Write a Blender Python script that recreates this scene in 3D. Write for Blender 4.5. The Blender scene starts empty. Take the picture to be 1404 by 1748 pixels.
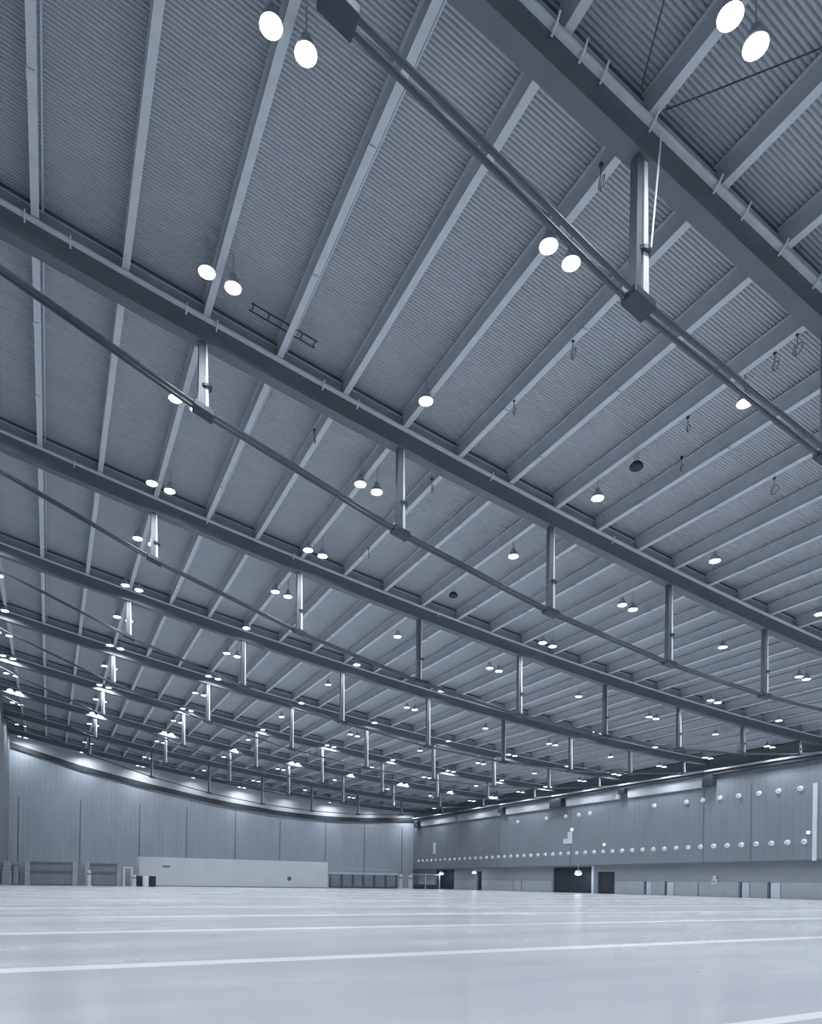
import bpy, math, random
import numpy as np
from mathutils import Matrix, Vector

random.seed(7)
SC = bpy.context.scene
COL = SC.collection

# ------------------------------------------------------------------ hall dimensions (metres)
# x runs along the roof girders (to the right), y along the purlins (into the hall), z up
EYE = 1.238
YAW, ROLL, FPX, YH = 0.4927, 0.0154, 1150.76, 1507.6
Y0, BAY, NG = 14.767, 15.876, 9            # first girder, girder spacing, girder count
QP, X0 = 3.3, -0.85                        # purlin spacing, first purlin
XR, XL, YB, YF = 79.8, -6.9, 147.7, -12.0  # right wall, left wall, back wall, wall behind the camera


def roof(x):
    """height of the girders' top edge"""
    return EYE + 25.677 - 0.179355 * x + 0.000992849 * x * x


def rodz(x):
    t = x / 40.0
    return EYE + 22.8139 - 15.0481 * t + 7.0171 * t * t - 0.5955 * t ** 3


def in_view(x, y, z, m=40):
    c, s = math.cos(YAW), math.sin(YAW)
    X, Z = x * c - y * s, x * s + y * c
    if Z < 0.3:
        return False
    u, v = FPX * X / Z, -FPX * (z - EYE) / Z
    return -m < 702 + u < 1404 + m and -m < YH + v + 0.0154 * u < 1748 + m


# ------------------------------------------------------------------ materials
def mat(name, col, rough=0.5, metal=0.0, noise=0.0, nscale=3.0, stretch=(1, 1, 1), spec=0.5, emit=None, estr=0.0):
    m = bpy.data.materials.new(name)
    m.use_nodes = True
    nt = m.node_tree
    b = nt.nodes['Principled BSDF']
    b.inputs['Base Color'].default_value = (*col, 1)
    b.inputs['Roughness'].default_value = rough
    b.inputs['Metallic'].default_value = metal
    b.inputs['Specular IOR Level'].default_value = spec
    if emit:
        b.inputs['Emission Color'].default_value = (*emit, 1)
        b.inputs['Emission Strength'].default_value = estr
    if noise:
        tc = nt.nodes.new('ShaderNodeTexCoord')
        mp = nt.nodes.new('ShaderNodeMapping')
        mp.inputs['Scale'].default_value = stretch
        nz = nt.nodes.new('ShaderNodeTexNoise')
        nz.inputs['Scale'].default_value = nscale
        nz.inputs['Detail'].default_value = 5
        rp = nt.nodes.new('ShaderNodeValToRGB')
        rp.color_ramp.elements[0].position = 0.3
        rp.color_ramp.elements[1].position = 0.7
        rp.color_ramp.elements[0].color = (*[c * (1 - noise) for c in col], 1)
        rp.color_ramp.elements[1].color = (*[min(1, c * (1 + noise)) for c in col], 1)
        nt.links.new(tc.outputs['Object'], mp.inputs['Vector'])
        nt.links.new(mp.outputs['Vector'], nz.inputs['Vector'])
        nt.links.new(nz.outputs['Fac'], rp.inputs['Fac'])
        nt.links.new(rp.outputs['Color'], b.inputs['Base Color'])
    return m


def clad(name, col, axis, pitch, dark=0.8, noise=0.06, rough=0.55):
    """profiled sheet cladding: narrow vertical joints every `pitch` metres along `axis` (0 = x, 1 = y), with slight wear"""
    m = mat(name, col, rough, noise=noise, nscale=0.6, stretch=(1, 1, 0.25))
    nt = m.node_tree
    b = nt.nodes['Principled BSDF']
    src = b.inputs['Base Color'].links[0].from_socket
    tc = nt.nodes.new('ShaderNodeTexCoord')
    sp = nt.nodes.new('ShaderNodeSeparateXYZ')
    nt.links.new(tc.outputs['Object'], sp.inputs[0])
    md = nt.nodes.new('ShaderNodeMath'); md.operation = 'PINGPONG'; md.inputs[1].default_value = pitch / 2
    nt.links.new(sp.outputs[axis], md.inputs[0])
    gt = nt.nodes.new('ShaderNodeMath'); gt.operation = 'LESS_THAN'; gt.inputs[1].default_value = pitch * 0.1
    nt.links.new(md.outputs[0], gt.inputs[0])
    mx = nt.nodes.new('ShaderNodeMix'); mx.data_type = 'RGBA'; mx.blend_type = 'MULTIPLY'
    mx.inputs['B'].default_value = (dark, dark, dark, 1)
    nt.links.new(gt.outputs[0], mx.inputs['Factor'])
    nt.links.new(src, mx.inputs['A'])
    nt.links.new(mx.outputs['Result'], b.inputs['Base Color'])
    return m


LAMP_COL = (0.92, 0.965, 1.0)
M = dict(
    deck=mat('deck_paint', (0.435, 0.468, 0.507), 0.6, noise=0.05, nscale=0.4),
    purlin=mat('purlin_paint', (0.54, 0.57, 0.61), 0.5, noise=0.06, nscale=1.5),
    girder=mat('girder_paint', (0.125, 0.142, 0.165), 0.5, noise=0.08, nscale=0.7),
    lip=mat('lip_paint', (0.70, 0.73, 0.77), 0.45, noise=0.08, nscale=2),
    fascia=mat('fascia_paint', (0.34, 0.37, 0.42), 0.6, noise=0.08, nscale=1.0),
    rod=mat('rod_steel', (0.075, 0.09, 0.108), 0.3),
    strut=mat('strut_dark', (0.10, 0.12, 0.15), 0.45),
    strutl=mat('strut_lit', (0.78, 0.81, 0.86), 0.35),  # strut colour made pale for the lamp light falling on it
    dark=mat('dark_plastic', (0.02, 0.024, 0.035), 0.6),
    darkm=mat('dark_metal', (0.055, 0.068, 0.088), 0.5, metal=0.3),
    black=mat('black_opening', (0.022, 0.03, 0.042), 0.7, noise=0.2, nscale=1),
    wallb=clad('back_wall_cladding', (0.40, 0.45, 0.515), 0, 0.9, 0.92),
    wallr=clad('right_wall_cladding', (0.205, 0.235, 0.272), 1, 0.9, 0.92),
    lower=mat('lower_wall_paint', (0.27, 0.30, 0.335), 0.55, noise=0.05, nscale=0.5),
    lowerl=mat('lower_panel_paint', (0.38, 0.415, 0.455), 0.55, noise=0.06, nscale=0.7),
    barrier=mat('barrier_paint', (0.22, 0.25, 0.28), 0.6, noise=0.12, nscale=1.0),
    upper=mat('upper_wall_lit', (0.52, 0.56, 0.61), 0.55, noise=0.05, nscale=0.4),  # paler than the wall below: lamp wash put into the colour
    joint=mat('joint_dark', (0.12, 0.14, 0.17), 0.6),
    trim=mat('trim_steel', (0.04, 0.048, 0.06), 0.5),
    pale=mat('pale_panel', (0.60, 0.66, 0.74), 0.5, noise=0.05, nscale=0.5),
    part=mat('partition_paint', (0.72, 0.76, 0.80), 0.55, noise=0.05, nscale=0.25),
    white=mat('white_metal', (0.85, 0.88, 0.93), 0.4),
    steel=mat('galvanised_steel', (0.45, 0.50, 0.57), 0.4, metal=0.4),
    cable=mat('cable_grey', (0.12, 0.14, 0.17), 0.6),
    lens=mat('lamp_lens', (0.9, 0.93, 1), 0.3, emit=LAMP_COL, estr=215.0),
    wlens=mat('wall_lamp_lens', (0.9, 0.93, 1), 0.3, emit=LAMP_COL, estr=9.0),
    shell=mat('lamp_shell', (0.42, 0.46, 0.52), 0.4, metal=0.5),
)


# ------------------------------------------------------------------ mesh builder
class MB:
    def __init__(s):
        s.v, s.f = [], []

    def _add(s, vs, fs):
        n = len(s.v)
        s.v += [tuple(p) for p in vs]
        s.f += [tuple(i + n for i in f) for f in fs]
        return s

    def box(s, x0, x1, y0, y1, z0, z1):
        vs = [(x, y, z) for z in (z0, z1) for x, y in ((x0, y0), (x1, y0), (x1, y1), (x0, y1))]
        return s._add(vs, [(3, 2, 1, 0), (4, 5, 6, 7), (0, 1, 5, 4), (1, 2, 6, 5), (2, 3, 7, 6), (3, 0, 4, 7)])

    def loft(s, rings, closed=True):
        """rings of points joined one to the next, capped at both ends"""
        n = len(rings[0])
        vs = [p for r in rings for p in r]
        fs = []
        for k in range(len(rings) - 1):
            for i in range(n if closed else n - 1):
                j = (i + 1) % n
                fs.append((k * n + i, k * n + j, (k + 1) * n + j, (k + 1) * n + i))
        if closed:
            fs.append(tuple(range(n))[::-1])
            fs.append(tuple((len(rings) - 1) * n + i for i in range(n)))
        return s._add(vs, fs)

    def sweep(s, sec, xs, zf):
        """a y/z section carried along x following the height curve zf"""
        return s.loft([[(x, y, zf(x) + z) for y, z in sec] for x in xs])

    def tube(s, pts, r, n=8):
        pts = [Vector(p) for p in pts]
        rings = []
        for i, p in enumerate(pts):
            d = (pts[min(i + 1, len(pts) - 1)] - pts[max(i - 1, 0)]).normalized()
            a = d.cross(Vector((0, 0, 1)) if abs(d.z) < 0.9 else Vector((1, 0, 0))).normalized()
            b = a.cross(d)
            rings.append([p + r * (math.cos(t) * a + math.sin(t) * b) for t in [2 * math.pi * k / n for k in range(n)]])
        return s.loft(rings)

    def lathe(s, prof, n=16, axis='z', o=(0, 0, 0)):
        rings = []
        for r, h in prof:
            ring = []
            for k in range(n):
                t = 2 * math.pi * k / n
                a, b = r * math.cos(t), r * math.sin(t)
                ring.append((o[0] + a, o[1] + b, o[2] + h) if axis == 'z' else (o[0] + h, o[1] + a, o[2] + b))
            rings.append(ring)
        return s.loft(rings)

    def build(s, name, m, parent=None, smooth=False, bevel=0.0):
        me = bpy.data.meshes.new(name)
        me.from_pydata(s.v, [], s.f)
        me.update()
        import bmesh
        bm = bmesh.new(); bm.from_mesh(me)
        bmesh.ops.recalc_face_normals(bm, faces=bm.faces)
        bm.to_mesh(me); bm.free()
        me.materials.append(m)
        if smooth:
            for p in me.polygons:
                p.use_smooth = True
        o = bpy.data.objects.new(name, me)
        COL.objects.link(o)
        if parent:
            o.parent = parent
        if bevel:
            b = o.modifiers.new('bevel', 'BEVEL'); b.width = bevel; b.segments = 2; b.limit_method = 'ANGLE'
        return o


def tag(o, label, cat, group=None, kind=None):
    o['label'] = label
    o['category'] = cat
    if group:
        o['group'] = group
    if kind:
        o['kind'] = kind
    return o


def empty(name, loc=(0, 0, 0)):
    o = bpy.data.objects.new(name, None)
    o.location = loc
    COL.objects.link(o)
    return o


def struct(o):
    o['kind'] = 'structure'
    return o


def copy_tree(o, loc):
    c = o.copy(); COL.objects.link(c); c.location = loc
    for ch in o.children:
        d = ch.copy(); COL.objects.link(d); d.parent = c
        for g in ch.children:
            e = g.copy(); COL.objects.link(e); e.parent = d
    return c


ORD = ('first second third fourth fifth sixth seventh eighth ninth tenth eleventh twelfth thirteenth fourteenth fifteenth '
       'sixteenth seventeenth eighteenth nineteenth twentieth').split()


def nth(i):
    """0 -> first"""
    if i < 20:
        return ORD[i]
    if i < 29:
        return 'twenty-' + ORD[i - 20]
    if i == 29:
        return 'thirtieth'
    if i < 39:
        return 'thirty-' + ORD[i - 30]
    if i == 39:
        return 'fortieth'
    if i < 49:
        return 'forty-' + ORD[i - 40]
    return 'fiftieth'


# ------------------------------------------------------------------ floor with painted joint lines
def floor_material():
    m = bpy.data.materials.new('polished_floor')
    m.use_nodes = True
    nt = m.node_tree
    N, L = nt.nodes.new, nt.links.new
    b = nt.nodes['Principled BSDF']
    b.inputs['Roughness'].default_value = 0.22
    b.inputs['Specular IOR Level'].default_value = 0.26
    tc = N('ShaderNodeTexCoord')
    mp = N('ShaderNodeMapping'); mp.inputs['Scale'].default_value = (0.06, 0.35, 1)
    nz = N('ShaderNodeTexNoise'); nz.inputs['Scale'].default_value = 1.6; nz.inputs['Detail'].default_value = 3.5
    L(tc.outputs['Object'], mp.inputs[0]); L(mp.outputs[0], nz.inputs['Vector'])
    rp = N('ShaderNodeValToRGB')
    rp.color_ramp.elements[0].position, rp.color_ramp.elements[1].position = 0.25, 0.78
    rp.color_ramp.elements[0].color = (0.53, 0.555, 0.605, 1)
    rp.color_ramp.elements[1].color = (0.62, 0.645, 0.69, 1)
    L(nz.outputs['Fac'], rp.inputs[0])
    # large cloudy patches where the polish differs
    n2 = N('ShaderNodeTexNoise'); n2.inputs['Scale'].default_value = 0.35; n2.inputs['Detail'].default_value = 4
    mp2 = N('ShaderNodeMapping'); mp2.inputs['Scale'].default_value = (0.35, 1, 1)
    L(tc.outputs['Object'], mp2.inputs[0]); L(mp2.outputs[0], n2.inputs['Vector'])
    rr = N('ShaderNodeMapRange'); rr.inputs['From Min'].default_value = 0.3; rr.inputs['From Max'].default_value = 0.7
    rr.inputs['To Min'].default_value = 0.17; rr.inputs['To Max'].default_value = 0.32
    L(n2.outputs['Fac'], rr.inputs['Value']); L(rr.outputs[0], b.inputs['Roughness'])
    sp = N('ShaderNodeSeparateXYZ'); L(tc.outputs['Object'], sp.inputs[0])
    acc = None
    for yc, w in ((3.95, .10), (10.37, .24), (17.09, .30), (23.65, .36), (31.4, .40), (41.5, .45), (53, .5), (66, .5)):
        s1 = N('ShaderNodeMath'); s1.operation = 'SUBTRACT'; s1.inputs[1].default_value = yc; L(sp.outputs[1], s1.inputs[0])
        s2 = N('ShaderNodeMath'); s2.operation = 'ABSOLUTE'; L(s1.outputs[0], s2.inputs[0])
        s3 = N('ShaderNodeMath'); s3.operation = 'LESS_THAN'; s3.inputs[1].default_value = w; L(s2.outputs[0], s3.inputs[0])
        if acc is None:
            acc = s3
        else:
            ad = N('ShaderNodeMath'); ad.operation = 'MAXIMUM'; L(acc.outputs[0], ad.inputs[0]); L(s3.outputs[0], ad.inputs[1]); acc = ad
    mx = N('ShaderNodeMix'); mx.data_type = 'RGBA'; mx.inputs['B'].default_value = (0.95, 0.965, 0.99, 1)
    L(acc.outputs[0], mx.inputs['Factor']); L(rp.outputs[0], mx.inputs['A'])
    L(mx.outputs['Result'], b.inputs['Base Color'])
    return m


struct(MB().box(XL - 1, XR + 4, YF - 1, YB + 2, -0.3, 0.0).build('floor', floor_material()))

# ------------------------------------------------------------------ ceiling: steel roof deck with grooves running across the purlins
def build_ceiling():
    pitch, gw, gd = 0.15, 0.052, 0.15
    n = int((YB - YF) / pitch)
    ys = YF + pitch * np.arange(n)
    yy = np.stack([ys, ys + pitch - gw, ys + pitch - gw, ys + pitch], 1).ravel()
    zz = np.tile([0, 0, gd, gd], n)
    # pan, riser, groove top, riser
    yy = np.append(yy, YB); zz = np.append(zz, 0.0)
    xs = np.array([XL - 0.4] + [X0 + QP * i for i in range(-1, 25)] + [XR + 4.2])
    V = np.zeros((len(xs), len(yy), 3))
    V[:, :, 0] = xs[:, None]
    V[:, :, 1] = yy[None]
    V[:, :, 2] = np.array([roof(x) for x in xs])[:, None] + 0.93 + zz[None]
    ny = len(yy)
    i, j = np.meshgrid(np.arange(len(xs) - 1), np.arange(ny - 1), indexing='ij')
    a = (i * ny + j).ravel()
    F = np.stack([a, a + 1, a + ny + 1, a + ny], 1)
    me = bpy.data.meshes.new('ceiling')
    me.vertices.add(V.size // 3); me.vertices.foreach_set('co', V.ravel())
    me.loops.add(F.size); me.loops.foreach_set('vertex_index', F.ravel().astype(np.int32))
    me.polygons.add(len(F)); me.polygons.foreach_set('loop_start', (np.arange(len(F)) * 4).astype(np.int32))
    me.update(calc_edges=True)
    me.materials.append(M['deck'])
    o = bpy.data.objects.new('ceiling', me); COL.objects.link(o)
    struct(o)


build_ceiling()

# ------------------------------------------------------------------ walls
XS = [XL + (XR - XL) * k / 48 for k in range(49)]
bw = MB()
for a, b_ in zip(XS[:-1], XS[1:]):
    pass
bw.loft([[(x, YB, 0), (x, YB + 0.4, 0), (x, YB + 0.4, roof(x) + 0.88), (x, YB, roof(x) + 0.88)] for x in XS])
wall_back = struct(bw.build('wall_back', M['wallb']))
for xj in (-5.3, 5.2, 16.1, 25.4, 35.6, 45.6, 56.5, 66.4, 76.6):
    zt = [(-7.7, 25.2), (-3, 23.9), (5, 21.75), (18, 19.1), (25, 17.75), (35, 16.4), (44, 15.6), (56, 14.9), (66, 15.0), (80, 15.9)]
    MB().box(xj - 0.07, xj + 0.07, YB - 0.05, YB - 0.001, 3.4, 15.2 if xj > 40 else 16.5).build('panel_joint', M['joint'], wall_back)
struct(MB().loft([[(x, YF - 0.4, 0), (x, YF, 0), (x, YF, roof(x) + 0.88), (x, YF - 0.4, roof(x) + 0.88)] for x in XS]).build('wall_front', M['wallb']))
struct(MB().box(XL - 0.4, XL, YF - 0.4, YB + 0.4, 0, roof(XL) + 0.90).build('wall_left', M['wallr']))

# right wall: clad upper storey overhanging a recessed lower storey
XW = XR + 1.4
ZS = EYE + 3.4
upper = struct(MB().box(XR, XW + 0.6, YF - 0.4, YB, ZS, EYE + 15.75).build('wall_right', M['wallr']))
for yj in (56.0, 63.2, 90.2, 111.5):
    MB().box(XR - 0.03, XR + 0.02, yj - 0.05, yj + 0.05, ZS + 0.1, EYE + 13.4).build('panel_joint', M['joint'], upper)
struct(MB().box(XR + 3.2, XR + 3.6, YF - 0.4, YB, EYE + 15.7, roof(XR + 3.2) + 0.90).build('wall_right_clerestory', M['fascia']))
struct(MB().box(XW + 0.6, XR + 3.6, YF - 0.4, YB, EYE + 15.5, EYE + 15.7).build('trim_right_ledge', M['trim']))
openings = [(81.1, 84.95, 3.62), (86.3, 96.3, ZS - 0.12), (119.4, 121.2, ZS - 0.6), (130.5, 138.7, ZS - 0.12)]
doors = [(73.42, 74.57), (69.25, 70.64), (57.08, 58.27), (52.81, 54.22)]
lw = MB()
cuts = sorted([(a, b, h) for a, b, h in openings] + [(a, b, 2.05) for a, b in doors])
yprev = YF
for a, b, h in cuts:
    lw.box(XW, XW + 0.5, yprev, a, 0, ZS)
    lw.box(XW, XW + 0.5, a, b, h, ZS)
    yprev = b
lw.box(XW, XW + 0.5, yprev, YB, 0, ZS)
lower = lw.build('wall_right_lower', M['lower']); struct(lower)
n = 1
for a, b, h in openings:
    d = MB().box(XW + 0.30, XW + 0.42, a, b, 0, h).build('door_%d' % n, M['black']); struct(d)  # black panel stands in for the unlit space behind the opening
    fr = MB()
    for k in range(1, int(h / 0.45)):
        fr.box(XW + 0.27, XW + 0.31, a + 0.02, b - 0.02, k * 0.45, k * 0.45 + 0.05)
    fr.build('opening_shade_slat', M['dark'], d)
    n += 1
for a, b in doors:
    d = MB().box(XW + 0.10, XW + 0.18, a + 0.02, b - 0.02, 0.01, 2.03).build('door_%d' % n, M['pale']); struct(d)
    MB().box(XW - 0.04, XW + 0.14, b, b + 0.28, 0, 2.10).build('jamb', M['joint'], d)
    MB().box(XW - 0.02, XW + 0.14, a - 0.08, a, 0, 2.10).build('jamb', M['joint'], d)
    MB().tube([(XW + 0.06, a + 0.15, 1.02), (XW + 0.06, a + 0.30, 1.02)], 0.015).build('door_handle', M['steel'], d)
    n += 1
# pale dado panels and their dark joints on the lower storey
seg = []
yprev = 44.0
for a, b, h in cuts:
    if a - yprev > 0.8:
        seg.append((yprev + 0.32, a - 0.12))
    yprev = b
seg.append((yprev + 0.32, YB - 0.5))
for a, b in seg:
    d = MB().box(XW - 0.05, XW, a, b, 0.02, 2.05).build('trim_%d' % (seg.index((a, b)) + 10), M['lowerl']); struct(d)
for i, yj in enumerate((64.97, 105.6, 108.2)):
    struct(MB().box(XW - 0.08, XW - 0.051, yj - 0.07, yj + 0.07, 0.02, 2.05).build('trim_%d' % (30 + i), M['joint']))
struct(MB().box(XW - 0.4, XW, 85.5, 86.0, 0, ZS).build('column_right', M['pale']))
struct(MB().box(XR - 0.14, XR, 47.45, 47.95, ZS, EYE + 12.6).build('trim_right_edge', M['pale']))
struct(MB().box(XR - 0.02, XR, 44, YB, ZS, ZS + 0.16).build('trim_right_soffit', M['joint']))

# heavy rails under the eaves: along the right wall and, sagging, across the back wall
tr = MB().box(XR - 0.75, XR - 0.02, YF, YB - 1.0, EYE + 15.35, EYE + 16.0).build('trim_right', M['trim']); struct(tr)
MB().box(XR - 1.0, XR - 0.75, YF, YB - 1.0, EYE + 15.80, EYE + 16.05).build('rail_lip', M['lower'], tr)
TX = [-6.9, -3, 1, 5, 11, 18, 25, 30, 35, 40, 44, 50, 56, 61, 66, 72, 79.8]
TZ = np.interp(TX, [-7.7, -3, 5, 18, 25.3, 35, 44, 50, 56, 66, 80], [25.2, 23.85, 21.8, 19.1, 17.75, 16.4, 15.5, 15.05, 14.8, 14.95, 15.85])
TZ = np.convolve(np.concatenate([[2 * TZ[0] - TZ[1]], TZ, [2 * TZ[-1] - TZ[-2]]]), [0.25, 0.5, 0.25], 'valid') + EYE
tzf = lambda x: float(np.interp(x, TX, TZ))
tb = MB().loft([[(x, YB - 0.35, z - 0.55), (x, YB - 0.01, z - 0.55), (x, YB - 0.01, z + 0.4), (x, YB - 0.35, z + 0.4)] for x, z in zip(TX, TZ)]).build('trim_back', M['trim']); struct(tb)

struct(MB().loft([[(x, YB - 0.06, z + 0.3), (x, YB - 0.005, z + 0.3), (x, YB - 0.005, roof(x) + 0.88), (x, YB - 0.06, roof(x) + 0.88)] for x, z in zip(TX, TZ)]).build('wall_back_added_lit_facing', M['upper']))  # thin facing added to carry the painted lamp wash above the rail

# pale panels between the right rail and the cladding, and the boxes hung below the rail
for i, (a, b) in enumerate(((63.1, 76.9), (78.4, 91.2), (95.2, 108.8), (110.6, 127.0), (127.6, 144.6))):
    struct(MB().box(XR - 0.32, XR - 0.002, a, b, EYE + 13.85, EYE + 15.33).build('trim_%d' % (40 + i), M['lowerl']))
for y, z0, z1, w, lab in ((93.2, 13.75, 15.3, 3.0, 'dark box hung below the eaves rail, above the pale wall patch'),
                          (61.9, 13.8, 15.3, 1.6, 'dark box hung below the eaves rail at the right end of the pale panels'),
                          (77.65, 14.5, 15.3, 1.3, 'small dark box hung below the eaves rail in the gap between pale panels'),
                          (109.7, 14.3, 15.3, 1.5, 'dark box hung below the eaves rail, second from the far corner'),
                          (144.7, 13.6, 15.3, 1.8, 'dark box hung below the eaves rail in the far corner')):
    o = MB().box(XR - 1.1, XR - 0.36, y - w / 2, y + w / 2, EYE + z0, EYE + z1 - 0.06).build('equipment_box', M['darkm'], bevel=0.04)
    tag(o, lab, 'box')
    gr = MB()
    for k in range(6):
        zz = EYE + z0 + 0.12 + k * (z1 - z0 - 0.3) / 6
        gr.box(XR - 1.13, XR - 1.1, y - w / 2 + 0.12, y + w / 2 - 0.12, zz, zz + 0.07)
    gr.build('grille', M['dark'], o)
    MB().box(XR - 0.8, XR - 0.7, y - 0.1, y + 0.1, EYE + z1 - 0.08, EYE + 15.36).build('bracket', M['steel'], o)

# ------------------------------------------------------------------ trussed roof girders
STRUT_I = (2, 5, 8, 11, 14, 17, 20, 23)
GX = [XL + 0.05 + (XR - XL - 0.1) * k / 54 for k in range(55)]
RX = [x for x in [XL + 0.1 + (XR - XL - 0.5) * k / 60 for k in range(61)]]
place = ['nearest the camera', 'second from the camera', 'third from the camera', 'fourth from the camera', 'fifth from the camera',
         'sixth from the camera', 'seventh from the camera', 'second from the back wall', 'nearest the back wall']
clip_x = {0: (11.9, 12.9, 13.7, 15.7, 18.6, 20.0, 22.0, 24.0), 1: (-1.2, 0.4, 4.9, 6.2, 11.2, 13.0, 21.0, 30.0), 2: (1.0, 9.0, 15.0, 27.0)}
for k in range(NG):
    y = Y0 + BAY * k
    g = empty('roof_girder', (0, y, 0))
    tag(g, 'dark steel roof girder with hanging struts and tie rods, %s' % place[k], 'girder', 'trussed roof girders')
    far = k >= 5
    MB().sweep([(0, -0.92), (0.58, -0.92), (0.58, 0), (0, 0)], GX, roof).build('beam', M['girder'], g)
    MB().sweep([(-0.22, -0.08), (-0.001, -0.08), (-0.001, 0.0), (-0.22, 0.0)], GX, roof).build('flange_lip', M['lip'], g)
    MB().sweep([(0.15, 0.0), (0.21, 0.0), (0.21, 0.68), (0.15, 0.68)], GX, roof).build('upper_plate', M['fascia'], g)
    MB().sweep([(0.11, 0.681), (0.22, 0.681), (0.22, 0.72), (0.11, 0.72)], GX, roof).build('plate_edge', M['lip'], g)
    MB().sweep([(0.14, 0.725), (0.22, 0.725), (0.22, 0.91), (0.14, 0.91)], GX, roof).build('gap_shade_strip', M['girder'], g)  # dark strip added for the shade between girder and deck
    nx = [-14.05] + [X0 + QP * i for i in (-1,) + STRUT_I + (26,)]     # the rods run straight from strut to strut
    nz = [rodz(x) + ((-0.12 + 0.046 * max(0, x - 15.65)) if k == 0 else 0) for x in nx]
    rz = lambda x, nx=nx, nz=nz: float(np.interp(x, nx, nz))
    for dy in (0.10, 0.40) if k < NG - 1 else ():
        MB().tube([(x, dy, rz(x)) for x in RX], 0.085 if k < 3 else 0.06).build('tie_rod', M['rod'], g, smooth=True)
    for i in STRUT_I if k < NG - 1 else ():
        x = X0 + QP * i
        zt, zb = roof(x) - 0.93, rz(x) + 0.05
        if not in_view(x, y, (zt + zb) / 2, 250):
            continue
        pw = 0.0 if k == 0 else 0.09
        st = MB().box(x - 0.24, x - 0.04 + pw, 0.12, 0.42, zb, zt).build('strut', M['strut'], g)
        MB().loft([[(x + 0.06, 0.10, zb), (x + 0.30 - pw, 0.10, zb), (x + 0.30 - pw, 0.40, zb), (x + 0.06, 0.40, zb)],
                   [(x + 0.06, 0.14, zt), (x + 0.20 - pw, 0.14, zt), (x + 0.20 - pw, 0.36, zt), (x + 0.06, 0.36, zt)]]).build('lit_leg', M['strutl'], st)  # lit face of the strut, shaped as a separate pale leg
        MB().sweep([(-0.06, -0.14), (0.56, -0.14), (0.56, 0.12), (-0.06, 0.12)], [x - 0.45, x + 0.45], rz).build('rod_clamp', M['darkm'], st, bevel=0.03 if k < 3 else 0)
        if k < 3:
            zc = zb + (zt - zb) * 0.36
            MB().lathe([(0.25, -0.06), (0.25, 0.06)], 12, o=(x + 0.12, 0.24, zc)).build('collar', M['darkm'], st)
            if k == 0:
                MB().tube([(x + 0.45, -0.16, roof(x + 0.45) + 0.05), (x + 0.22, -0.02, zc)], 0.03).build('stay_bar', M['strutl'], st)
    for x in clip_x.get(k, ()):
        z = roof(x)
        MB().tube([(x, -0.40 if k == 0 else -0.30, z + 0.05), (x, -0.27, z - 0.11), (x, -0.03, z - 0.26)], 0.036, 6).box(x - 0.05, x + 0.05, -0.28, -0.05, z - 0.12, z - 0.09).build('clip', M['lip'], g)

# ------------------------------------------------------------------ purlins, one beam per bay
def purlin_mesh(length):
    w, t, h = 0.145, 0.035, 0.85
    sec = [(-w, 0), (w, 0), (w, t), (0.04, t), (0.04, h - t), (w, h - t), (w, h), (-w, h), (-w, h - t), (-0.04, h - t), (-0.04, t), (-w, t)]
    m_ = MB()
    m_.loft([[(a, 0, b) for a, b in sec], [(a, length, b) for a, b in sec]])
    return m_


PL = BAY - 0.12
p_first = purlin_mesh(PL).build('roof_purlin', M['purlin'])
conduit = MB()
conduit.tube([(0.27, 0.3, 0.25), (0.27, PL - 0.4, 0.25)], 0.05, 6).tube([(0.27, 0.3, 0.40), (0.27, PL - 0.4, 0.40)], 0.03, 6)
conduit = conduit.build('conduit', M['steel'])
fit = MB().box(-0.17, -0.137, 0, 0.4, -0.03, 0.10).box(-0.137, 0.08, 0, 0.07, -0.04, -0.005).build('fitting', M['steel'])
bayname = ['bay before the nearest girder'] + ['%s bay beyond the nearest girder' % nth(i) for i in range(NG - 1)]
first_used = False
for k in range(-1, NG - 1):
    y = Y0 + BAY * k + 0.24
    for i in range(-1, 25):
        x = X0 + QP * i
        z = roof(x) + 0.045
        if not any(in_view(x, y + PL * t, z, 30) for t in (0, .15, .3, .45, .6, .7, .8, .9, 1)):
            continue
        if not first_used:
            o = p_first; first_used = True
        else:
            o = p_first.copy(); COL.objects.link(o)
        o.location = (x, y, z)
        tag(o, 'pale steel roof purlin, %s from left, %s' % (nth(i + 1), bayname[k + 1]), 'purlin', 'roof purlins')
        if i % 3 == 0 or i % 3 == 1 and i > 4:
            c = conduit.copy(); COL.objects.link(c); c.parent = o
            for t in ((0.32, 0.7) if k < 4 else ()):
                d = fit.copy(); COL.objects.link(d); d.parent = o; d.location = (0, PL * (t + 0.05 * ((i * 7 + k) % 5)) * 0.9, 0)
bpy.data.objects.remove(conduit); bpy.data.objects.remove(fit)

# ------------------------------------------------------------------ high-bay lamps
lamp0 = MB().lathe([(0.05, 0.50), (0.13, 0.48), (0.14, 0.30), (0.26, 0.20), (0.325, 0.0), (0.34, -0.05), (0.325, -0.05), (0.31, 0.0), (0.255, 0.185)], 20).build('high_bay_lamp', M['shell'])
refl = MB()
RP = [(0.324, -0.048), (0.308, 0.0), (0.285, 0.07)]
refl._add([(a * math.cos(2 * math.pi * k / 20), a * math.sin(2 * math.pi * k / 20), b) for a, b in RP for k in range(20)],
          [(q * 20 + k, q * 20 + (k + 1) % 20, q * 20 + 20 + (k + 1) % 20, q * 20 + 20 + k) for q in range(2) for k in range(20)])
refl.build('reflector', M['white'], lamp0, smooth=True)
MB().lathe([(0.285, 0.08), (0.285, 0.05), (0.25, 0.04), (0.16, 0.032), (0.02, 0.03)], 16).build('lens', M['lens'], lamp0, smooth=True)
MB().tube([(0, 0, 0.5), (0, 0, 1.32)], 0.025, 6).build('hanger', M['steel'], lamp0)
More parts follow.
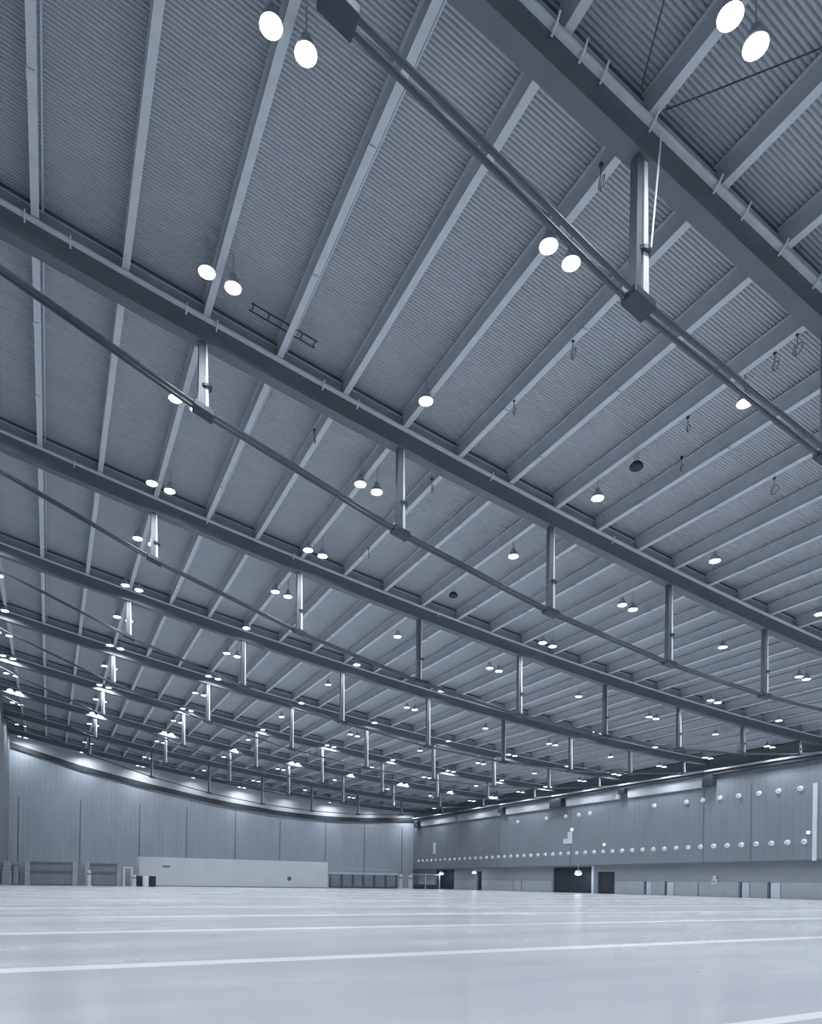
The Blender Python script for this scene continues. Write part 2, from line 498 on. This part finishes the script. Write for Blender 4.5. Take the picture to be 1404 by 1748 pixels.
ROWS = [(-4.7, 1), (5.75, 1), (15.85, 1), (26.15, 0), (36.3, 1), (46.65, 0), (57.1, 1), (67.3, 0), (77.2, 1)]
LY = []
for j in range(9):
    LY += [18.95 + 16.6 * j - (0.15 * j), 27.8 + 16.5 * j - 0.1 * j + (2.5 if j == 7 else 0)]
LY = [2.6, 11.7] + [v for v in sorted(LY) if v < 146]
SINGLE = {(2, 3): 0, (2, 7): 0, (4, 3): 0, (4, 7): 0, (4, 9): 0}
first = True
rows_nm = ['leftmost row'] + ['%s row from left' % nth(i) for i in range(1, 8)] + ['rightmost row']
LY = [-6.0] + LY
for r, (x, pair) in enumerate(ROWS):
    for c, y in enumerate(LY):
        if (r, c) in ((3, 6), (5, 6), (5, 8)):
            continue
        offs = [(-0.52, 'left'), (0.52, 'right')] if pair else [(0, '')]
        if (r, c - 1) in SINGLE:
            offs = [(-0.52, '')]
        for dx, side in offs:
            xx = x + dx
            if not pair or side == '':
                pass
            loc = (xx, y, roof(xx) - (0.72 if (r, c) in ((1, 5), (3, 3)) else 0.42))     # two fittings hang lower, below the tie rods
            if first:
                o = lamp0; o.location = loc; first = False
            else:
                o = copy_tree(lamp0, loc)
            line = '%s line from camera' % nth(c - 2) if c > 1 else ('behind the camera' if c == 0 else 'above the camera')
            lab = 'round glowing lamp, %s, %s, %s' % ('%s of pair' % side if side else 'single', rows_nm[r], line)
            tag(o, lab, 'lamp', 'high-bay ceiling lamps')

# ------------------------------------------------------------------ things hung from the roof
for (x, y, lab) in ((26.0, 24.9, 'dark round loudspeaker hanging beside the purlin, nearer one'), (26.05, 42.6, 'dark round loudspeaker hanging by a purlin, farther small one')):
    z = roof(x) - 0.35
    o = MB().lathe([(0.06, 0.22), (0.2, 0.20), (0.33, 0.05), (0.34, -0.06), (0.30, -0.10), (0.05, -0.10)], 18, o=(0, 0, 0)).build('hanging_loudspeaker', M['dark'])
    o.location = (x, y, z)
    MB().tube([(0.1, 0, 0.2), (0.1, 0, 1.25)], 0.012, 5).build('wire', M['cable'], o)
    MB().tube([(-0.1, 0, 0.2), (-0.1, 0, 1.25)], 0.012, 5).build('wire', M['cable'], o)
    tag(o, lab, 'loudspeaker', 'hanging loudspeakers')


def loop(x, y, lab, s=1.0, seed=0):
    rnd = random.Random(seed)
    pts = [(0, 0, 0.32 * 1.0)]
    for k in range(15):
        t = k / 14 * 2 * math.pi * 1.4
        pts.append((0.02 * k * s * 0.5 + 0.05 * math.sin(t), 0.20 * s * math.sin(t) * (1 + 0.3 * rnd.random()), -0.22 * s + 0.24 * s * math.cos(t)))
    o = MB().tube(pts, 0.017, 6).build('cable_loop', M['cable'], smooth=True)
    MB().box(-0.05, 0.05, -0.05, 0.05, 0.30, 0.42).build('hook', M['darkm'], o)
    o.location = (x, y, roof(x) - 0.30)
    tag(o, lab, 'cable', 'loose cables hanging from the purlins')


for n_, (x, y, s, lab) in enumerate((
        (19.16, 21.7, 1.1, 'dark coiled cable hanging under a purlin, between the twin lamps and the nearest tie rod'),
        (19.14, 25.7, 0.9, 'small dark cable coil under a purlin, above the second girder'),
        (18.9, 33.0, 1.0, 'dark cable coil hanging beside the second girder strut at mid picture'),
        (32.6, 21.7, 1.3, 'ring-shaped dark cable coil hanging near the right edge'),
        (25.95, 17.3, 1.0, 'dark cable tail hanging beside the nearest girder, lower one by the right edge'),
        (25.86, 16.3, 1.2, 'dark cable tail hanging beside the nearest girder, upper one by the right edge'),
        (26.04, 21.6, 0.8, 'short bent cable under the purlin left of a single lamp'),
        (19.07, 41.9, 0.9, 'small cable coil under a purlin, right of a twin lamp in the centre'),
        (12.2, 33.8, 0.9, 'small dark cable coil just beyond the second girder, left of centre'),
        (15.6, 16.4, 1.0, 'thin dark cable hanging at the nearest girder, left of its strut'),
        (27.9, 23.5, 0.8, 'small cable coil hanging right of the dark loudspeaker'))):
    loop(x - 0.25, y, lab, s * 0.75, n_)

# black wires stretched below the deck in the nearest bay
w = MB().tube([(13.9, 12.4, roof(13.9) + 0.3), (14.9, 14.3, roof(14.9) + 0.1)], 0.022, 6).build('roof_wire', M['darkm'])
tag(w, 'thin dark wire running steeply to the nearest girder, left of the top right lamps', 'wire')
w = MB().tube([(15.9, 14.3, roof(15.9) + 0.12), (18.2, 10.7, roof(18.2) - 0.1)], 0.022, 6).build('roof_wire', M['darkm'])
tag(w, 'thin dark wire slanting below the top right lamps to the right edge', 'wire')

# cable ladder above the second girder
cl = empty('cable_ladder', (0, 0, 0))
tag(cl, 'dark open cable ladder above the second girder, left of centre', 'cable ladder')
for dy in (28.85, 29.25):
    MB().tube([(x, dy, roof(x) + 0.32) for x in (7.3, 8.4, 9.4, 10.3)], 0.035, 6).build('rail', M['darkm'], cl)
for x in (7.4, 8.1, 9.6, 10.2):
    MB().box(x - 0.025, x + 0.025, 28.85, 29.25, roof(x) + 0.28, roof(x) + 0.33).build('rung', M['darkm'], cl)

# ------------------------------------------------------------------ round fixtures on the right wall
noz = MB().lathe([(0.36, 0.0), (0.36, -0.06), (0.30, -0.10), (0.27, -0.30), (0.17, -0.33), (0.16, -0.29), (0.02, -0.28)], 16, 'x').build('wall_nozzle', M['white'])
MB().lathe([(0.13, -0.281), (0.12, -0.30), (0.02, -0.30)], 12, 'x').build('opening', M['steel'], noz)
firstn = True


def place_noz(x, y, z, lab, grp, s=1.0):
    global firstn
    if firstn:
        o = noz; firstn = False; o.location = (x, y, z)
    else:
        o = copy_tree(noz, (x, y, z))
    o.scale = (s, s, s)
    return tag(o, lab, 'nozzle', grp)


for i in range(47):
    y = 48.95 + 2.082 * i
    place_noz(XR, y, EYE + 5.70 - 0.0022 * (y - 49), 'round white nozzle in the long lower row on the right wall, %s from the right' % nth(i), 'lower row of wall nozzles', 0.95)
for i, y in enumerate((49.5, 52.27, 54.9, 57.79, 60.57, 63.26, 66.02, 71.81, 85.46, 88.16, 91.42, 96.64, 105.2)):
    place_noz(XR, y, EYE + 12.15, 'round white nozzle high on the right wall under the eaves, %s from the right' % nth(i), 'upper row of wall nozzles', 0.95)


def wall_light(y, z, lab, s=1.0):
    o = MB().box(XR - 0.30, XR, y - 0.22 * s, y + 0.22 * s, z - 0.22 * s, z + 0.22 * s).build('wall_light', M['white'], bevel=0.04)
    MB().box(XR - 0.33, XR - 0.30, y - 0.17 * s, y + 0.17 * s, z - 0.17 * s, z + 0.17 * s).build('lens', M['wlens'], o)
    tag(o, lab, 'light')


wall_light(48.35, EYE + 6.75, 'small white square light on the right wall, at the right edge above the nozzle row', 0.9)
wall_light(81.85, EYE + 6.75, 'small white square light above the nozzle row, over the black openings', 0.9)
wall_light(89.6, EYE + 9.7, 'small white light above the pale patch on the right wall', 1.1)
o = MB().box(XR - 0.06, XR, 89.75, 90.9, EYE + 7.3, EYE + 9.4).box(XR - 0.06, XR, 90.9, 92.0, EYE + 7.3, EYE + 8.2).build('wall_patch', M['pale'])
tag(o, 'pale stepped patch of sheet on the right wall above the black openings', 'panel')
o = MB().box(XR - 0.05, XR, 136.6, 137.8, EYE + 7.0, EYE + 9.6).build('wall_patch', M['pale'])
tag(o, 'faint pale upright patch near the far corner of the right wall', 'panel')


def floodlight(y, z, s, lab):
    x = XR - 0.35
    o = MB().lathe([(0.10 * s, 0.34 * s), (0.42 * s, 0.28 * s), (0.55 * s, 0.0), (0.55 * s, -0.1 * s), (0.1 * s, -0.1 * s)], 14, o=(0, 0, 0)).build('pendant_light', M['white'])
    o.location = (x, y, z)
    MB().lathe([(0.52 * s, -0.1 * s), (0.45 * s, -0.3 * s), (0.2 * s, -0.42 * s), (0.02, -0.45 * s)], 14).build('lens', M['wlens'], o, smooth=True)
    hh = ZS + 0.4 - z
    MB().tube([(0, 0, 0.3 * s), (0, 0, hh), (0.34, 0, hh)], 0.06, 6).build('bracket', M['steel'], o)
    tag(o, lab, 'light', 'lights under the gallery edge')


floodlight(87.75, EYE + 2.25, 1.15, 'large glowing white light hanging in front of the big black opening')
floodlight(119.7, EYE + 2.6, 0.9, 'glowing white light above the narrow dark doorway')
floodlight(133.3, EYE + 2.45, 1.0, 'glowing round light in front of the farthest dark opening')
o = MB().box(XW - 0.30, XW - 0.06, 61.85, 62.6, 1.75, 2.45).build('wall_box', M['white'], bevel=0.03)
MB().box(XW - 0.24, XW - 0.06, 61.95, 62.45, 2.5, 2.95).build('upper_unit', M['pale'], o)
MB().box(XW - 0.32, XW - 0.30, 61.95, 62.5, 1.85, 2.35).build('cover', M['lowerl'], o)
tag(o, 'small pale box mounted on the lower right wall between the doors', 'box')

# ------------------------------------------------------------------ along the back wall
pt = MB().box(13.5, 48.8, 126, 126.5, 0, 5.15).build('partition_wall', M['part'])
tag(pt, 'long plain pale partition wall standing in front of the back wall', 'partition')
MB().box(13.5, 13.9, 125.95, 126.0, 0, 5.15).build('end_strip', M['pale'], pt)
MB().box(13.5, 48.8, 125.96, 126.0, 0, 0.12).build('base_strip', M['joint'], pt)
MB().box(17.6, 18.9, 125.95, 126.0, 3.35, 3.7).build('vent', M['lower'], pt)
MB().lathe([(0.42, 0), (0.42, 0.05), (0.1, 0.1)], 12, 'x').build('round_mark', M['joint'], pt).matrix_local = Matrix.Translation((40.9, 125.98, 1.75)) @ Matrix.Rotation(-math.pi / 2, 4, 'Z')


def barrier(x0, x1, y, h, lab, mid=True, m='barrier'):
    e = empty('barrier_wall', (0, 0, 0))
    MB().box(x0, x1, y, y + 0.15, 0.0, h).build('board', M[m], e)
    MB().box(x0, x1, y - 0.12, y, h - 0.38, h - 0.1).build('top_rail', M['joint'], e)
    if mid:
        MB().box(x0, x1, y - 0.10, y, h * 0.52, h * 0.52 + 0.42).build('middle_rail', M['joint'], e)
    MB().box(x0, x1, y - 0.10, y, 0.0, 0.2).build('kick_board', M['joint'], e)
    for x in (x0, x1):
        MB().box(x - 0.35, x + 0.35, y - 0.2, y - 0.12, 0, h).build('post', M['fascia'], e)
    tag(e, lab, 'barrier', 'low barrier walls before the back wall')
    return e


YB2 = 120.5
struct(MB().box(XL, 13.3, YB2 + 1.5, YB2 + 1.8, 0, 3.6).build('wall_back_low', M['fascia']))
barrier(-3.0, 3.6, YB2, 3.75, 'grey two-tier barrier wall with dark rails at the far left')
barrier(5.4, 10.1, YB2, 3.7, 'shorter grey barrier wall with dark rails, left of the pale partition')
# cluttered stack of grey cases in the far left corner
for n_, (x0, x1, z0, z1, m, lab) in enumerate(((-6.4, -5.1, 0, 2.2, 'fascia', 'tall grey equipment case in the far left corner'),
                                               (-5.0, -4.1, 0, 3.2, 'girder', 'tall dark equipment cabinet in the far left corner, next to the barrier'),
                                               (-6.3, -5.2, 2.2, 3.7, 'lower', 'grey case stacked on another in the far left corner'))):
    o = MB().box(x0, x1, YB2, YB2 + 1.1, z0, z1).build('equipment_case', M[m], bevel=0.05)
    MB().box(x0 + 0.15, x1 - 0.15, YB2 - 0.03, YB2, z0 + 0.2, z1 - 0.25).build('front_panel', M['lower' if m != 'lower' else 'fascia'], o)
    for s_ in (0, 1):
        xx = x0 + 0.25 + s_ * (x1 - x0 - 0.5)
        MB().box(xx - 0.05, xx + 0.05, YB2 - 0.06, YB2 - 0.03, z1 - 0.5, z1 - 0.3).build('latch', M['steel'], o)
    tag(o, lab, 'case')


def bollard(x, y, h, r, lab, name='bollard'):
    o = MB().lathe([(r * 1.3, 0), (r * 1.3, 0.12), (r, 0.14), (r, h - 0.1), (r * 0.6, h)], 12).build(name, M['pale'])
    o.location = (x, y, 0)
    MB().lathe([(r * 1.05, h * 0.72), (r * 1.05, h * 0.8)], 12).build('band', M['joint'], o)
    tag(o, lab, 'post', 'pale posts before the back wall')


bollard(5.6, 119.3, 2.5, 0.30, 'short pale post in front of the shorter barrier wall')
bollard(12.3, 119.3, 1.9, 0.34, 'short pale post left of the dark cabinets')
gt = empty('portal_frame', (0, 0, 0))
for x in (10.8, 12.0):
    MB().box(x - 0.16, x + 0.16, 119.9, 120.1, 0, 2.95).build('post', M['pale'], gt)
MB().box(10.64, 12.16, 119.9, 120.1, 2.95, 3.2).build('lintel', M['pale'], gt)
tag(gt, 'small pale doorway frame between the barrier wall and the partition', 'frame')
for x0, x1, lab in ((12.7, 13.7, 'black cabinet left of the white bin, before the partition'), (14.7, 15.8, 'black cabinet right of the white bin, before the partition')):
    o = MB().box(x0, x1, 120.2, 121.2, 0.05, 1.75).build('floor_cabinet', M['dark'], bevel=0.05)
    MB().box(x0 + 0.08, x1 - 0.08, 120.15, 120.2, 0.2, 1.6).build('door', M['black'], o)
    MB().box(x0 + 0.1, x1 - 0.1, 120.3, 121.1, 0.0, 0.05).build('plinth', M['darkm'], o)
    tag(o, lab, 'cabinet', 'black cabinets before the partition')
o = MB().lathe([(0.42, 0.0), (0.46, 0.1), (0.46, 1.45), (0.40, 1.5), (0.05, 1.52)], 16).build('litter_bin', M['white'])
o.location = (14.2, 119.9, 0)
MB().lathe([(0.48, 1.5), (0.48, 1.56), (0.3, 1.7), (0.04, 1.74)], 16).build('lid', M['white'], o)
tag(o, 'white cylindrical bin standing between two black cabinets', 'bin')

# low stand enclosure right of the partition
YS = 133.0
en = empty('stand_enclosure', (0, 0, 0))
tag(en, 'long low stand of grey bays under a pale rail, right of the partition', 'stand')
MB().box(51.8, 67.8, YS, YS + 0.2, 0.0, 2.9).build('back_panel', M['fascia'], en)
MB().box(51.8, 67.8, YS - 0.35, YS + 0.2, 2.9, 3.35).build('top_beam', M['pale'], en)
MB().box(51.8, 67.8, YS - 0.30, YS, 0.0, 0.3).build('kick_board', M['joint'], en)
for x in (51.9, 54.6, 57.2, 59.6, 62.2, 65.0, 67.7):
    MB().box(x - 0.13, x + 0.13, YS - 0.32, YS, 0.3, 2.9).build('post', M['joint'], en)
for a, b, h in ((52.3, 54.2, 1.6), (55.0, 56.9, 2.1), (57.6, 59.3, 1.8), (60.0, 61.9, 2.0), (62.6, 64.7, 2.3), (65.3, 67.4, 1.7)):
    MB().box(a, b, YS - 0.12, YS - 0.01, 0.3, 0.3 + h).build('bay_panel', M['lower'], en)
MB().tube([(54.6, YS, 4.1), (66.6, YS, 4.1)], 0.06, 6).build('guard_rail', M['pale'], en)
for x in (54.6, 57.6, 60.6, 63.6, 66.6):
    MB().tube([(x, YS, 3.35), (x, YS, 4.1)], 0.05, 6).build('rail_post', M['pale'], en)
bollard(67.9 + 0.6, YS - 0.6, 3.1, 0.36, 'tall pale post at the right end of the low stand')
bollard(71.0, YS - 0.6, 3.0, 0.5, 'thick pale post beyond the right end of the low stand')
fe = empty('wire_fence', (0, 0, 0))
tag(fe, 'grey wire mesh fence in the far right corner below the gallery', 'fence')
fm = MB()
for k in range(15):
    fm.box(72.2 + 0.5 * k, 72.24 + 0.5 * k, YS + 1, YS + 1.04, 0.3, 3.2)
for k in range(7):
    fm.box(72.0, 79.4, YS + 1, YS + 1.04, 0.4 + 0.45 * k, 0.44 + 0.45 * k)
fm.build('mesh', M['steel'], fe)
for x in (72.0, 75.7, 79.4):
    MB().box(x - 0.1, x + 0.1, YS + 0.9, YS + 1.1, 0, 3.4).build('post', M['pale'], fe)
MB().box(72.0, 79.4, YS + 0.92, YS + 1.08, 3.2, 3.35).build('top_rail', M['pale'], fe)
MB().box(72.0, 79.4, YS + 1.2, YS + 1.3, 0, 1.0).build('skirt_board', M['black'], fe)

# ------------------------------------------------------------------ light, camera, view
wd = bpy.data.worlds.new('hall_world'); SC.world = wd
wd.use_nodes = True
wd.node_tree.nodes['Background'].inputs[0].default_value = (0.5, 0.6, 0.75, 1)
wd.node_tree.nodes['Background'].inputs[1].default_value = 0.05

cd = bpy.data.cameras.new('camera')
cam = bpy.data.objects.new('camera', cd); COL.objects.link(cam)
cd.sensor_fit = 'HORIZONTAL'; cd.sensor_width = 36.0
cd.lens = FPX / 1404 * 36.0
cd.shift_x = 0.0
cd.shift_y = (YH - 874) / 1404
cd.clip_start = 0.1; cd.clip_end = 600
cam.matrix_world = Matrix.Translation((0, 0, EYE)) @ Matrix.Rotation(-YAW, 4, 'Z') @ Matrix.Rotation(math.pi / 2, 4, 'X') @ Matrix.Rotation(ROLL, 4, 'Z')
SC.camera = cam

SC.view_settings.view_transform = 'Standard'
SC.view_settings.look = 'None'
SC.view_settings.gamma = 1
SC.view_settings.use_curve_mapping = False
SC.view_settings.exposure = 0.58
SC.cycles.use_denoising = True
SC.cycles.max_bounces = 8
SC.cycles.diffuse_bounces = 5
SC.cycles.sample_clamp_indirect = 6
